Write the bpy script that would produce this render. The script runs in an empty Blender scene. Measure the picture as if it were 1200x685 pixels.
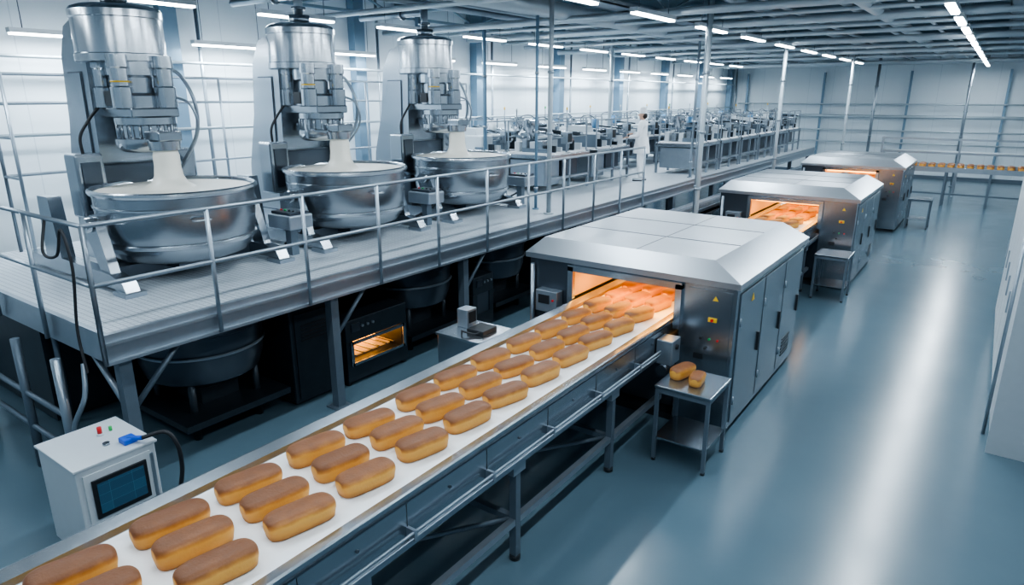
import bpy, bmesh, math, random
from mathutils import Vector, Matrix
random.seed(7)
S = bpy.context.scene
COL = S.collection

# ------------------------------------------------------------------ materials
MATS = {}
def mat(name, color, metal=0.0, rough=0.5, emis=None, estr=0.0, brushed=False, noise=0.0, nscale=8.0, coat=0.0, bump=0.0):
    m = bpy.data.materials.new(name); m.use_nodes = True
    nt = m.node_tree; b = nt.nodes['Principled BSDF']
    b.inputs['Base Color'].default_value = (*color, 1)
    b.inputs['Metallic'].default_value = metal
    b.inputs['Roughness'].default_value = rough
    if emis:
        b.inputs['Emission Color'].default_value = (*emis, 1)
        b.inputs['Emission Strength'].default_value = estr
    tc = nt.nodes.new('ShaderNodeTexCoord')
    if brushed:
        mp = nt.nodes.new('ShaderNodeMapping'); mp.inputs['Scale'].default_value = (1.2, 9, 9)
        n = nt.nodes.new('ShaderNodeTexNoise'); n.inputs['Scale'].default_value = 1.0; n.inputs['Detail'].default_value = 3
        nt.links.new(tc.outputs['Object'], mp.inputs['Vector']); nt.links.new(mp.outputs[0], n.inputs['Vector'])
        r = nt.nodes.new('ShaderNodeMapRange'); r.inputs['To Min'].default_value = rough-0.025; r.inputs['To Max'].default_value = rough+0.035
        nt.links.new(n.outputs['Fac'], r.inputs['Value']); nt.links.new(r.outputs[0], b.inputs['Roughness'])
        n2 = nt.nodes.new('ShaderNodeTexNoise'); n2.inputs['Scale'].default_value = 0.9; n2.inputs['Detail'].default_value = 2
        nt.links.new(tc.outputs['Object'], n2.inputs['Vector'])
        mx = nt.nodes.new('ShaderNodeMix'); mx.data_type = 'RGBA'
        mx.inputs['A'].default_value = (*[c*0.90 for c in color], 1); mx.inputs['B'].default_value = (*[min(1, c*1.08) for c in color], 1)
        nt.links.new(n2.outputs['Fac'], mx.inputs['Factor']); nt.links.new(mx.outputs['Result'], b.inputs['Base Color'])
        b.inputs['Anisotropic'].default_value = 0.4
    elif noise > 0:
        n = nt.nodes.new('ShaderNodeTexNoise'); n.inputs['Scale'].default_value = nscale; n.inputs['Detail'].default_value = 4
        nt.links.new(tc.outputs['Object'], n.inputs['Vector'])
        mx = nt.nodes.new('ShaderNodeMix'); mx.data_type = 'RGBA'
        mx.inputs['A'].default_value = (*[c*(1-noise) for c in color], 1); mx.inputs['B'].default_value = (*[min(1, c*(1+noise)) for c in color], 1)
        nt.links.new(n.outputs['Fac'], mx.inputs['Factor']); nt.links.new(mx.outputs['Result'], b.inputs['Base Color'])
        if bump:
            bp = nt.nodes.new('ShaderNodeBump'); bp.inputs['Strength'].default_value = bump; bp.inputs['Distance'].default_value = 0.01
            nt.links.new(n.outputs['Fac'], bp.inputs['Height']); nt.links.new(bp.outputs[0], b.inputs['Normal'])
    MATS[name] = m
    return m

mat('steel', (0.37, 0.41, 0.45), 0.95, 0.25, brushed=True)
mat('steel_bright', (0.52, 0.56, 0.60), 0.95, 0.20, brushed=True)
mat('steel_roof', (0.46, 0.50, 0.54), 0.92, 0.33, brushed=True)
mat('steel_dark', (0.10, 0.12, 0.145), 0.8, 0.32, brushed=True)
mat('galv', (0.33, 0.38, 0.43), 0.75, 0.36, noise=0.08)
mat('frame', (0.15, 0.19, 0.23), 0.5, 0.45, noise=0.1)
mat('darkmetal', (0.034, 0.046, 0.058), 0.5, 0.40, noise=0.2)
mat('black', (0.015, 0.018, 0.022), 0.0, 0.45)
mat('rubber', (0.02, 0.022, 0.026), 0.0, 0.6)
mat('white_paint', (0.54, 0.585, 0.62), 0.0, 0.35, noise=0.03)
mat('pale', (0.42, 0.47, 0.51), 0.1, 0.4, noise=0.06)
mat('belt', (0.82, 0.83, 0.84), 0.0, 0.45, noise=0.02, nscale=12)
mat('dough', (0.84, 0.81, 0.73), 0.0, 0.38, noise=0.03, nscale=3, bump=0.3)
mat('red', (0.6, 0.02, 0.02), 0, 0.35)
mat('yellow', (0.80, 0.50, 0.03), 0, 0.4)
mat('green', (0.03, 0.4, 0.1), 0, 0.35)
mat('blue', (0.02, 0.10, 0.55), 0, 0.35)
mat('bluepanel', (0.10, 0.22, 0.36), 0.1, 0.3)
mat('tube_em', (1, 1, 1), 0, 0.5, emis=(0.86, 0.94, 1.0), estr=20)
mat('hot', (0.9, 0.45, 0.1), 0, 0.5, emis=(1.0, 0.40, 0.06), estr=6)
mat('hot_soft', (0.42, 0.25, 0.12), 0.3, 0.5, emis=(1.0, 0.42, 0.09), estr=0.45)
mat('skin', (0.62, 0.38, 0.28), 0, 0.5)
mat('cloth', (0.88, 0.90, 0.92), 0, 0.75, noise=0.02, nscale=14)
mat('hair', (0.03, 0.02, 0.015), 0, 0.6)
mat('ceil', (0.13, 0.18, 0.22), 0, 0.7, noise=0.1)
mat('roofsteel', (0.18, 0.27, 0.33), 0.3, 0.5)
mat('column_blue', (0.18, 0.28, 0.37), 0.2, 0.45)
mat('lightpipe', (0.48, 0.55, 0.60), 0.3, 0.35)

def newmat(name):
    m = bpy.data.materials.new(name); m.use_nodes = True; MATS[name] = m
    return m, m.node_tree, m.node_tree.nodes['Principled BSDF']

# bread
m, nt, b = newmat('bread')
a = nt.nodes.new('ShaderNodeAttribute'); a.attribute_name = 'h'
a2 = nt.nodes.new('ShaderNodeAttribute'); a2.attribute_name = 'rnd'
tc = nt.nodes.new('ShaderNodeTexCoord')
n = nt.nodes.new('ShaderNodeTexNoise'); n.inputs['Scale'].default_value = 11; n.inputs['Detail'].default_value = 5
nt.links.new(tc.outputs['Object'], n.inputs['Vector'])
ma = nt.nodes.new('ShaderNodeMath'); ma.operation = 'MULTIPLY_ADD'; ma.inputs[1].default_value = 0.24
nt.links.new(n.outputs['Fac'], ma.inputs[0]); nt.links.new(a.outputs['Fac'], ma.inputs[2])
mb_ = nt.nodes.new('ShaderNodeMath'); mb_.operation = 'MULTIPLY_ADD'; mb_.inputs[1].default_value = 0.05
nt.links.new(a2.outputs['Fac'], mb_.inputs[0]); nt.links.new(ma.outputs[0], mb_.inputs[2])
sb = nt.nodes.new('ShaderNodeMath'); sb.operation = 'SUBTRACT'; sb.inputs[1].default_value = 0.13; nt.links.new(mb_.outputs[0], sb.inputs[0])
cr = nt.nodes.new('ShaderNodeValToRGB')
e = cr.color_ramp.elements
e[0].position = 0.0; e[0].color = (0.38, 0.15, 0.03, 1)
e[1].position = 1.0; e[1].color = (0.175, 0.066, 0.024, 1)
x = e.new(0.28); x.color = (0.66, 0.315, 0.062, 1)
x = e.new(0.62); x.color = (0.74, 0.38, 0.078, 1)
x = e.new(0.74); x.color = (0.50, 0.205, 0.042, 1)
x = e.new(0.88); x.color = (0.235, 0.088, 0.028, 1)
nt.links.new(sb.outputs[0], cr.inputs['Fac']); nt.links.new(cr.outputs[0], b.inputs['Base Color'])
b.inputs['Roughness'].default_value = 0.5
n3 = nt.nodes.new('ShaderNodeTexNoise'); n3.inputs['Scale'].default_value = 60; n3.inputs['Detail'].default_value = 4
nt.links.new(tc.outputs['Object'], n3.inputs['Vector'])
bp = nt.nodes.new('ShaderNodeBump'); bp.inputs['Strength'].default_value = 0.5; bp.inputs['Distance'].default_value = 0.006
nt.links.new(n3.outputs['Fac'], bp.inputs['Height']); nt.links.new(bp.outputs[0], b.inputs['Normal'])

# floor
m, nt, b = newmat('floor_epoxy')
tc = nt.nodes.new('ShaderNodeTexCoord')
n = nt.nodes.new('ShaderNodeTexNoise'); n.inputs['Scale'].default_value = 0.8; n.inputs['Detail'].default_value = 5; n.inputs['Roughness'].default_value = 0.55
nt.links.new(tc.outputs['Object'], n.inputs['Vector'])
mx = nt.nodes.new('ShaderNodeMix'); mx.data_type = 'RGBA'
mx.inputs['A'].default_value = (0.088, 0.142, 0.178, 1); mx.inputs['B'].default_value = (0.110, 0.172, 0.210, 1)
nt.links.new(n.outputs['Fac'], mx.inputs['Factor']); nt.links.new(mx.outputs['Result'], b.inputs['Base Color'])
r = nt.nodes.new('ShaderNodeMapRange'); r.inputs['To Min'].default_value = 0.18; r.inputs['To Max'].default_value = 0.27
n2 = nt.nodes.new('ShaderNodeTexNoise'); n2.inputs['Scale'].default_value = 1.5; n2.inputs['Detail'].default_value = 3
nt.links.new(tc.outputs['Object'], n2.inputs['Vector'])
nt.links.new(n2.outputs['Fac'], r.inputs['Value']); nt.links.new(r.outputs[0], b.inputs['Roughness'])
b.inputs['Specular IOR Level'].default_value = 0.75

# grating deck
m, nt, b = newmat('deck_grating')
tc = nt.nodes.new('ShaderNodeTexCoord')
br = nt.nodes.new('ShaderNodeTexBrick'); br.offset = 0.0
br.inputs['Scale'].default_value = 1.0; br.inputs['Brick Width'].default_value = 0.07; br.inputs['Row Height'].default_value = 0.07
br.inputs['Mortar Size'].default_value = 0.006
br.inputs['Color1'].default_value = (0.58, 0.63, 0.67, 1); br.inputs['Color2'].default_value = (0.55, 0.60, 0.64, 1); br.inputs['Mortar'].default_value = (0.30, 0.34, 0.39, 1)
nt.links.new(tc.outputs['Object'], br.inputs['Vector'])
nt.links.new(br.outputs['Color'], b.inputs['Base Color'])
b.inputs['Metallic'].default_value = 0.15; b.inputs['Roughness'].default_value = 0.42
bp = nt.nodes.new('ShaderNodeBump'); bp.inputs['Strength'].default_value = 0.3; bp.inputs['Distance'].default_value = 0.004; bp.invert = True
nt.links.new(br.outputs['Fac'], bp.inputs['Height']); nt.links.new(bp.outputs[0], b.inputs['Normal'])

# wall panels
m, nt, b = newmat('wall_panel')
tc = nt.nodes.new('ShaderNodeTexCoord')
sp = nt.nodes.new('ShaderNodeSeparateXYZ'); nt.links.new(tc.outputs['Object'], sp.inputs[0])
ad = nt.nodes.new('ShaderNodeMath'); ad.operation = 'ADD'; nt.links.new(sp.outputs[0], ad.inputs[0]); nt.links.new(sp.outputs[1], ad.inputs[1])
md = nt.nodes.new('ShaderNodeMath'); md.operation = 'PINGPONG'; md.inputs[1].default_value = 0.6; nt.links.new(ad.outputs[0], md.inputs[0])
lt = nt.nodes.new('ShaderNodeMath'); lt.operation = 'LESS_THAN'; lt.inputs[1].default_value = 0.008; nt.links.new(md.outputs[0], lt.inputs[0])
mx = nt.nodes.new('ShaderNodeMix'); mx.data_type = 'RGBA'
mx.inputs['A'].default_value = (0.76, 0.84, 0.89, 1); mx.inputs['B'].default_value = (0.60, 0.68, 0.74, 1)
nt.links.new(lt.outputs[0], mx.inputs['Factor']); nt.links.new(mx.outputs['Result'], b.inputs['Base Color'])
b.inputs['Roughness'].default_value = 0.5

# screen
m, nt, b = newmat('screen')
tc = nt.nodes.new('ShaderNodeTexCoord')
br = nt.nodes.new('ShaderNodeTexBrick'); br.offset = 0.0
br.inputs['Scale'].default_value = 1.0; br.inputs['Brick Width'].default_value = 0.19; br.inputs['Row Height'].default_value = 0.09; br.inputs['Mortar Size'].default_value = 0.001
br.inputs['Color1'].default_value = (0.012, 0.034, 0.058, 1); br.inputs['Color2'].default_value = (0.010, 0.026, 0.046, 1); br.inputs['Mortar'].default_value = (0.025, 0.07, 0.10, 1)
sp = nt.nodes.new('ShaderNodeSeparateXYZ'); cb = nt.nodes.new('ShaderNodeCombineXYZ')
nt.links.new(tc.outputs['Object'], sp.inputs[0]); nt.links.new(sp.outputs[1], cb.inputs[0]); nt.links.new(sp.outputs[2], cb.inputs[1])
nt.links.new(cb.outputs[0], br.inputs['Vector'])
nt.links.new(br.outputs['Color'], b.inputs['Base Color']); nt.links.new(br.outputs['Color'], b.inputs['Emission Color'])
b.inputs['Emission Strength'].default_value = 0.9; b.inputs['Roughness'].default_value = 0.15

# ------------------------------------------------------------------ builder
class B:
    def __init__(s):
        s.v = []; s.f = []; s.m = []; s.sm = []; s.mats = []; s.h = {}; s.r = {}
    def mi(s, name):
        if name not in s.mats: s.mats.append(name)
        return s.mats.index(name)
    def add(s, vs, fs, mt, smooth=False):
        o = len(s.v); s.v += [tuple(v) for v in vs]; k = s.mi(mt)
        for i, f in enumerate(fs):
            s.f.append([o+j for j in f]); s.m.append(k); s.sm.append(smooth[i] if isinstance(smooth, list) else smooth)
    def box(s, x0, x1, y0, y1, z0, z1, mt, rot=0.0, bev=0.0):
        cx, cy = (x0+x1)/2, (y0+y1)/2
        if bev > 0:
            bm = bmesh.new(); bmesh.ops.create_cube(bm, size=1)
            for v in bm.verts: v.co = Vector((v.co.x*(x1-x0), v.co.y*(y1-y0), v.co.z*(z1-z0)))
            bmesh.ops.bevel(bm, geom=list(bm.edges), offset=bev, segments=2, affect='EDGES', profile=0.5)
            vs = [(v.co.x, v.co.y, v.co.z+(z0+z1)/2) for v in bm.verts]; bm.verts.index_update()
            fs = [[v.index for v in f.verts] for f in bm.faces]; bm.free()
        else:
            hx, hy = (x1-x0)/2, (y1-y0)/2
            vs = [(-hx,-hy,z0),(hx,-hy,z0),(hx,hy,z0),(-hx,hy,z0),(-hx,-hy,z1),(hx,-hy,z1),(hx,hy,z1),(-hx,hy,z1)]
            fs = [(0,3,2,1),(4,5,6,7),(0,1,5,4),(1,2,6,5),(2,3,7,6),(3,0,4,7)]
        c, sn = math.cos(rot), math.sin(rot)
        s.add([(cx+c*x-sn*y, cy+sn*x+c*y, z) for x, y, z in vs], fs, mt)
    def frust(s, lo, hi, z0, z1, mt):
        a = [(lo[0],lo[2],z0),(lo[1],lo[2],z0),(lo[1],lo[3],z0),(lo[0],lo[3],z0),(hi[0],hi[2],z1),(hi[1],hi[2],z1),(hi[1],hi[3],z1),(hi[0],hi[3],z1)]
        s.add(a, [(0,3,2,1),(4,5,6,7),(0,1,5,4),(1,2,6,5),(2,3,7,6),(3,0,4,7)], mt)
    def prism(s, pts, a0, a1, axis, mt):
        def P(p, a):
            return (p[0], a, p[1]) if axis == 'y' else ((a, p[0], p[1]) if axis == 'x' else (p[0], p[1], a))
        n = len(pts); vs = [P(p, a0) for p in pts]+[P(p, a1) for p in pts]
        fs = [list(range(n)), list(range(2*n-1, n-1, -1))]+[(i, i+n, (i+1) % n+n, (i+1) % n) for i in range(n)]
        s.add(vs, fs, mt)
    def cyl(s, p0, p1, r0, mt, r1=None, seg=14, caps=True):
        if r1 is None: r1 = r0
        p0, p1 = Vector(p0), Vector(p1); d = (p1-p0).normalized()
        q = d.to_track_quat('Z', 'Y'); vs = []
        for p, r in ((p0, r0), (p1, r1)):
            for i in range(seg):
                t = 2*math.pi*i/seg; vs.append(p+q @ Vector((r*math.cos(t), r*math.sin(t), 0)))
        fs = [(i, (i+1) % seg, (i+1) % seg+seg, i+seg) for i in range(seg)]; sm = [True]*seg
        if caps: fs += [list(range(seg-1, -1, -1)), list(range(seg, 2*seg))]; sm += [False, False]
        s.add(vs, fs, mt, sm)
    def lathe(s, prof, c, mt, seg=40, sharp=True):
        cx, cy, cz = c
        if not sharp:
            vs = []; n = len(prof)
            for r, z in prof:
                r = max(r, 1e-4)
                for i in range(seg):
                    t = 2*math.pi*i/seg; vs.append((cx+r*math.cos(t), cy+r*math.sin(t), cz+z))
            fs = [(k*seg+i, k*seg+(i+1) % seg, (k+1)*seg+(i+1) % seg, (k+1)*seg+i) for k in range(n-1) for i in range(seg)]
            s.add(vs, fs, mt, True); return
        groups = [[prof[0]]]
        for k in range(1, len(prof)):
            groups[-1].append(prof[k])
            if k < len(prof)-1:
                a = Vector((prof[k][0]-prof[k-1][0], prof[k][1]-prof[k-1][1])); c_ = Vector((prof[k+1][0]-prof[k][0], prof[k+1][1]-prof[k][1]))
                if a.length > 0 and c_.length > 0 and a.angle(c_) > math.radians(35): groups.append([prof[k]])
        for g in groups:
            if len(g) > 1: s.lathe(g, c, mt, seg, sharp=False)
    def tube(s, pts, r, mt, seg=8, sub=6):
        P = [Vector(p) for p in pts]
        if sub > 1 and len(P) > 2:
            Q = [2*P[0]-P[1]]+P+[2*P[-1]-P[-2]]; out = []
            for i in range(1, len(Q)-2):
                for k in range(sub):
                    t = k/sub; a, b_, c, d = Q[i-1], Q[i], Q[i+1], Q[i+2]
                    out.append(0.5*((2*b_)+(c-a)*t+(2*a-5*b_+4*c-d)*t*t+(3*b_-a-3*c+d)*t**3))
            out.append(P[-1]); P = out
        vs = []; n = len(P); q = None
        for i in range(n):
            d = (P[min(i+1, n-1)]-P[max(i-1, 0)]).normalized()
            if q is None: q = d.to_track_quat('Z', 'Y')
            else:
                z = q @ Vector((0, 0, 1)); q = z.rotation_difference(d) @ q
            for k in range(seg):
                t = 2*math.pi*k/seg; vs.append(P[i]+q @ Vector((r*math.cos(t), r*math.sin(t), 0)))
        fs = []
        for i in range(n-1):
            for k in range(seg): j = (k+1) % seg; fs.append((i*seg+k, i*seg+j, (i+1)*seg+j, (i+1)*seg+k))
        s.add(vs, fs, mt, True)
    def ell(s, c, rx, ry, rz, mt, seg=16, rings=10):
        vs = []; fs = []
        for i in range(rings+1):
            ph = math.pi*i/rings
            for k in range(seg):
                t = 2*math.pi*k/seg
                vs.append((c[0]+rx*math.sin(ph)*math.cos(t), c[1]+ry*math.sin(ph)*math.sin(t), c[2]+rz*math.cos(ph)))
        for i in range(rings):
            for k in range(seg): j = (k+1) % seg; fs.append((i*seg+k, (i+1)*seg+k, (i+1)*seg+j, i*seg+j))
        s.add(vs, fs, mt, True)
    def loaf(s, x, y, z, L=0.46, W=0.22, H=0.15, rot=0.0, seed=0.0):
        rg = random.Random(int(seed*1e6)); L *= rg.uniform(0.96, 1.04); W *= rg.uniform(0.96, 1.04); H *= rg.uniform(0.94, 1.06)
        bend = rg.uniform(-0.010, 0.010)
        half = [(0, 0), (.30, 0), (.42, .012), (.455, .06), (.465, .25), (.475, .42), (.49, .54), (.50, .62), (.495, .72), (.465, .83), (.39, .92), (.27, .97), (.13, .995)]
        sec = half+[(0, 1.0)]+[(-a_, c_) for a_, c_ in half[:0:-1]]
        nv = len(sec); nu = 26; base = len(s.v); vs = []; hh = []
        c, sn = math.cos(rot), math.sin(rot)
        for i in range(nu+1):
            uu = math.sin((-1+2*i/nu)*math.pi/2)
            k2 = max(0.0, 1-abs(uu)**5.0)**(1/3.0)
            top = 0.70+0.30*max(0, 1-abs(uu)**6)**0.6
            for X, Z in sec:
                lx = X*W*k2+bend*(uu*uu-.3); lz = (Z*top if Z > .4 else Z*(1+(top-1)*Z/.4))*H
                bulge = 1-0.05*(1-min(1, Z/.55))
                ly = uu*L/2*bulge
                vs.append((x+c*lx-sn*ly, y+sn*lx+c*ly, z+lz)); hh.append(Z if abs(uu) < .985 else min(Z, .62))
        fs = []
        for i in range(nu):
            for k in range(nv): j = (k+1) % nv; fs.append((i*nv+k, i*nv+j, (i+1)*nv+j, (i+1)*nv+k))
        s.add(vs, fs, 'bread', True)
        rv = rg.uniform(-1, 1)
        for i, h in enumerate(hh): s.h[base+i] = h; s.r[base+i] = rv
    def mesh(s, name):
        me = bpy.data.meshes.new(name); me.from_pydata(s.v, [], s.f)
        for k in s.mats: me.materials.append(MATS[k])
        me.polygons.foreach_set('material_index', s.m); me.polygons.foreach_set('use_smooth', s.sm)
        if s.h:
            for nm, d in (('h', s.h), ('rnd', s.r)):
                at = me.attributes.new(nm, 'FLOAT', 'POINT'); at.data.foreach_set('value', [d.get(i, 0.5) for i in range(len(s.v))])
        me.validate(); me.update()
        bm = bmesh.new(); bm.from_mesh(me); bmesh.ops.recalc_face_normals(bm, faces=list(bm.faces)); bm.to_mesh(me); bm.free()
        return me
    def obj(s, name, loc=(0, 0, 0), parent=None):
        return place(s.mesh(name), name, loc, parent)
def place(me, name, loc=(0, 0, 0), parent=None, rz=0.0):
    o = bpy.data.objects.new(name, me); o.location = loc; o.rotation_euler[2] = rz; COL.objects.link(o)
    if parent: o.parent = parent
    return o

# ------------------------------------------------------------------ camera
cam = bpy.data.cameras.new('camera'); co = bpy.data.objects.new('camera', cam); COL.objects.link(co)
cam.sensor_width = 36; cam.lens = 23.4; cam.clip_end = 200
co.location = (0, 0, 4.0); co.rotation_euler = (math.radians(90-16.43), 0, math.radians(35.5))
S.camera = co

# ------------------------------------------------------------------ room
CZ = 6.4
b = B(); b.box(-13.2, 5.2, -6, 40.2, -0.2, 0, 'floor_epoxy'); b.obj('floor')
b = B(); b.box(-13.2, 5.2, -6, 40.2, CZ, CZ+0.2, 'ceil'); b.obj('ceiling')
b = B(); b.box(-13.2, -13, -6, 40, 0, CZ, 'wall_panel'); b.obj('wall_left')
b = B(); b.box(-13.2, 5.2, 40, 40.2, 0, CZ, 'wall_panel'); b.obj('wall_far')
b = B(); b.box(5.0, 5.2, -6, 40, 0, CZ, 'wall_panel'); b.obj('wall_right')
b = B(); b.box(-13, 5, 39.9, 40, 0, 0.15, 'frame'); b.obj('baseboard_far')
b = B(); b.box(-13, -12.95, -6, 39.9, 0, 0.15, 'frame'); b.obj('baseboard_left')
b = B()
for i in range(9):
    y = 2.4+i*4.6
    b.box(-12.99, -12.74, y-0.10, y+0.10, 0, CZ-0.02, 'column_blue'); b.box(-12.74, -12.70, y-0.16, y+0.16, 0, CZ-0.02, 'column_blue')
    b.cyl((-12.64, y+0.5, 0), (-12.64, y+0.5, CZ-0.02), 0.035, 'galv')
for z in (3.4, 4.6): b.cyl((-12.62, -5, z), (-12.62, 39.3, z), 0.03, 'lightpipe')
b.obj('steel_columns')
b = B()
for z in (1.7, 2.3, 3.0, 3.6): b.cyl((-12.4, 39.6, z), (4.8, 39.6, z), 0.04 if z != 3.0 else 0.08, 'lightpipe')
for x in range(-12, 5, 4): b.box(x-0.05, x+0.05, 39.68, 39.8, 0, 5.2, 'column_blue')
b.obj('far_piping_rack')
# roof structure
b = B()
for i in range(16):
    y = -4+i*2.85
    b.box(-12.98, 4.98, y-0.1, y+0.1, 5.98, 6.02, 'roofsteel'); b.box(-12.98, 4.98, y-0.02, y+0.02, 6.02, 6.36, 'roofsteel'); b.box(-12.98, 4.98, y-0.1, y+0.1, 6.36, 6.4, 'roofsteel')
for x in (-11.5, -8.8, -6.2, -3.4, -0.2, 2.5): b.box(x-0.05, x+0.05, -5.9, 39.9, 6.2, 6.34, 'roofsteel')
for x in (-11.5, -6.2, -0.2):
    for i in range(30):
        y0 = -4+i*1.42; y1 = y0+1.42
        b.cyl((x, y0, 5.72 if i % 2 else 6.2), (x, y1, 6.2 if i % 2 else 5.72), 0.025, 'roofsteel', seg=6)
    b.box(x-0.04, x+0.04, -4, 39.5, 5.68, 5.74, 'roofsteel')
b.obj('roof_trusses')
b = B()
for x, z, r, mt in ((-9.4, 5.7, 0.07, 'galv'), (-9.1, 5.75, 0.05, 'galv'), (-8.2, 5.62, 0.04, 'lightpipe'), (-7.4, 5.6, 0.16, 'lightpipe'), (-7.0, 5.75, 0.05, 'frame'), (-4.2, 5.65, 0.09, 'galv'), (-3.9, 5.7, 0.05, 'galv'),
                    (-2.9, 5.75, 0.06, 'pale'), (-2.3, 5.6, 0.12, 'lightpipe'), (-1.7, 5.66, 0.04, 'lightpipe'), (0.3, 5.7, 0.07, 'galv'), (1.0, 5.6, 0.12, 'lightpipe'), (1.6, 5.75, 0.06, 'galv'), (2.2, 5.6, 0.05, 'lightpipe'), (3.0, 5.7, 0.15, 'steel')):
    b.cyl((x, -5, z), (x, 39.3, z), r, mt, seg=12)
for y, z, r in ((9.3, 5.5, 0.05), (12.2, 5.45, 0.07), (12.6, 5.5, 0.04), (14.1, 5.52, 0.04), (15.4, 5.5, 0.08), (17.0, 5.5, 0.05), (18.2, 5.45, 0.05), (18.5, 5.45, 0.03), (20.2, 5.4, 0.08), (22.0, 5.5, 0.04), (23.8, 5.45, 0.06), (26.5, 5.45, 0.08), (30, 5.45, 0.06), (34, 5.4, 0.08), (37, 5.45, 0.07)):
    b.cyl((-12.5, y, z), (4.8, y, z), r, 'lightpipe', seg=10)
for x in (-6.0, .0):
    b.box(x-.2, x+.2, -5, 39, 5.52, 5.54, 'frame'); b.box(x-.2, x-.18, -5, 39, 5.52, 5.6, 'galv'); b.box(x+.18, x+.2, -5, 39, 5.52, 5.6, 'galv')
b.obj('overhead_pipework')
# light tubes
tl = B(); lamps = []
def tube_light(x, y, z, L, e):
    tl.box(x-0.07, x+0.07, y, y+L, z, z+0.07, 'white_paint')
    tl.box(x-0.055, x+0.055, y+0.02, y+L-0.02, z-0.03, z, 'tube_em')
    tl.cyl((x, y+0.2, z+0.07), (x, y+0.2, CZ-.01), 0.008, 'frame', seg=4); tl.cyl((x, y+L-0.2, z+0.07), (x, y+L-0.2, CZ-.01), 0.008, 'frame', seg=4)
    lamps.append((x, y+L/2, z-0.06, L, e))
for i in range(13): tube_light(-10.2, -0.8+i*2.65, 5.3, 1.55, 1)
for i in range(12): tube_light(-5.1, -0.9+i*2.85, 5.3, 1.6, 1)
for i in range(18): tube_light(-0.9, -1.0+i*2.2, 5.3, 1.5, 0.9)
for i in range(12): tube_light(-12.35, 4.3+i*2.9, 4.92, 1.6, 0.85)
TL = tl.obj('tube_lights')
for i, (x, y, z, L, e) in enumerate(lamps):
    l = bpy.data.lights.new('tube_glow', 'AREA'); l.shape = 'RECTANGLE'; l.size = 0.12; l.size_y = L; l.energy = 46*e; l.color = (0.79, 0.91, 1.0)
    o = bpy.data.objects.new('tube_glow', l); o.location = (x, y, z); COL.objects.link(o); o.parent = TL

# ------------------------------------------------------------------ mezzanine
DZ = 1.8
X0, X1, Y0, Y1 = -11.6, -6.55, 2.6, 32.0
b = B()
b.box(X0, X1, Y0, Y1, DZ-0.05, DZ, 'deck_grating')
b.box(X1, X1+0.05, Y0-0.05, Y1, DZ-0.24, DZ+0.05, 'galv'); b.box(X0, X1, Y0-0.05, Y0, DZ-0.24, DZ+0.05, 'galv')
b.box(X1+0.05, X1+0.09, Y0-0.09, Y1, DZ-0.24, DZ-0.21, 'galv'); b.box(X1+0.05, X1+0.09, Y0-0.09, Y1, DZ-0.05, DZ-0.02, 'galv')
yy = Y0+0.9
while yy < Y1: b.box(X0, X1, yy-0.04, yy+0.04, DZ-0.22, DZ-0.05, 'frame'); yy += 1.3
for x in (-10.2, -8.6): b.box(x-0.05, x+0.05, Y0, Y1, DZ-0.24, DZ-0.06, 'frame')
for y in (2.72, 5.3, 7.95, 10.6, 13.4, 16.4, 19.4, 22.4, 25.4, 28.4, 31.4):
    for x in (X1-0.08, -11.4):
        b.box(x-0.06, x+0.06, y-0.06, y+0.06, 0.02, DZ-0.24, 'frame'); b.box(x-0.12, x+0.12, y-0.12, y+0.12, 0, 0.02, 'frame')
        if y < 12:
            b.cyl((x, y+0.05, DZ-0.8), (x, y+0.6, DZ-0.24), 0.03, 'frame', seg=6)
b.cyl((-6.63, 2.72, 0.95), (-7.4, 2.72, DZ-0.24), 0.035, 'galv', seg=8)
b.obj('mezzanine_platform')
b = B()
def railing(b, p0, p1, z0, hs, sp, r=0.022, mt='galv', drop=0.0):
    p0, p1 = Vector(p0), Vector(p1); L = (p1-p0).length; n = max(1, round(L/sp))
    for i in range(n+1):
        p = p0.lerp(p1, i/n); b.cyl((p.x, p.y, z0-drop), (p.x, p.y, z0+hs[0]), r*1.05, mt, seg=10)
    for h in hs: b.cyl((p0.x, p0.y, z0+h), (p1.x, p1.y, z0+h), r, mt, seg=10); b.ell((p0.x, p0.y, z0+h), r, r, r, mt, 8, 6)
railing(b, (X1+0.11, Y0-0.1, 0), (X1+0.11, 14.2, 0), DZ, (1.1, 0.55), 1.15, drop=0.22)
railing(b, (X1+0.11, Y0-0.1, 0), (X0, Y0-0.1, 0), DZ, (1.1, 0.55), 1.2, drop=0.22)
b.tube([(-7.2, 2.5, 2.9), (-7.1, 2.4, 2.6), (-6.85, 2.42, 2.6), (-6.72, 2.44, 2.85), (-6.62, 2.44, 2.5), (-6.72, 2.42, 1.9), (-6.62, 2.4, 1.5)], .014, 'rubber')
b.obj('safety_railing')
b = B()
railing(b, (-11.45, 3.6, 0), (-11.45, 14, 0), DZ, (2.5, 2.1, 1.1), 1.7, r=0.022)
railing(b, (-11.45, 3.6, 0), (-10.9, 3.6, 0), DZ, (2.5, 2.1, 1.65, 1.1), 0.6, r=0.022)
b.obj('service_railing')

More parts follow.
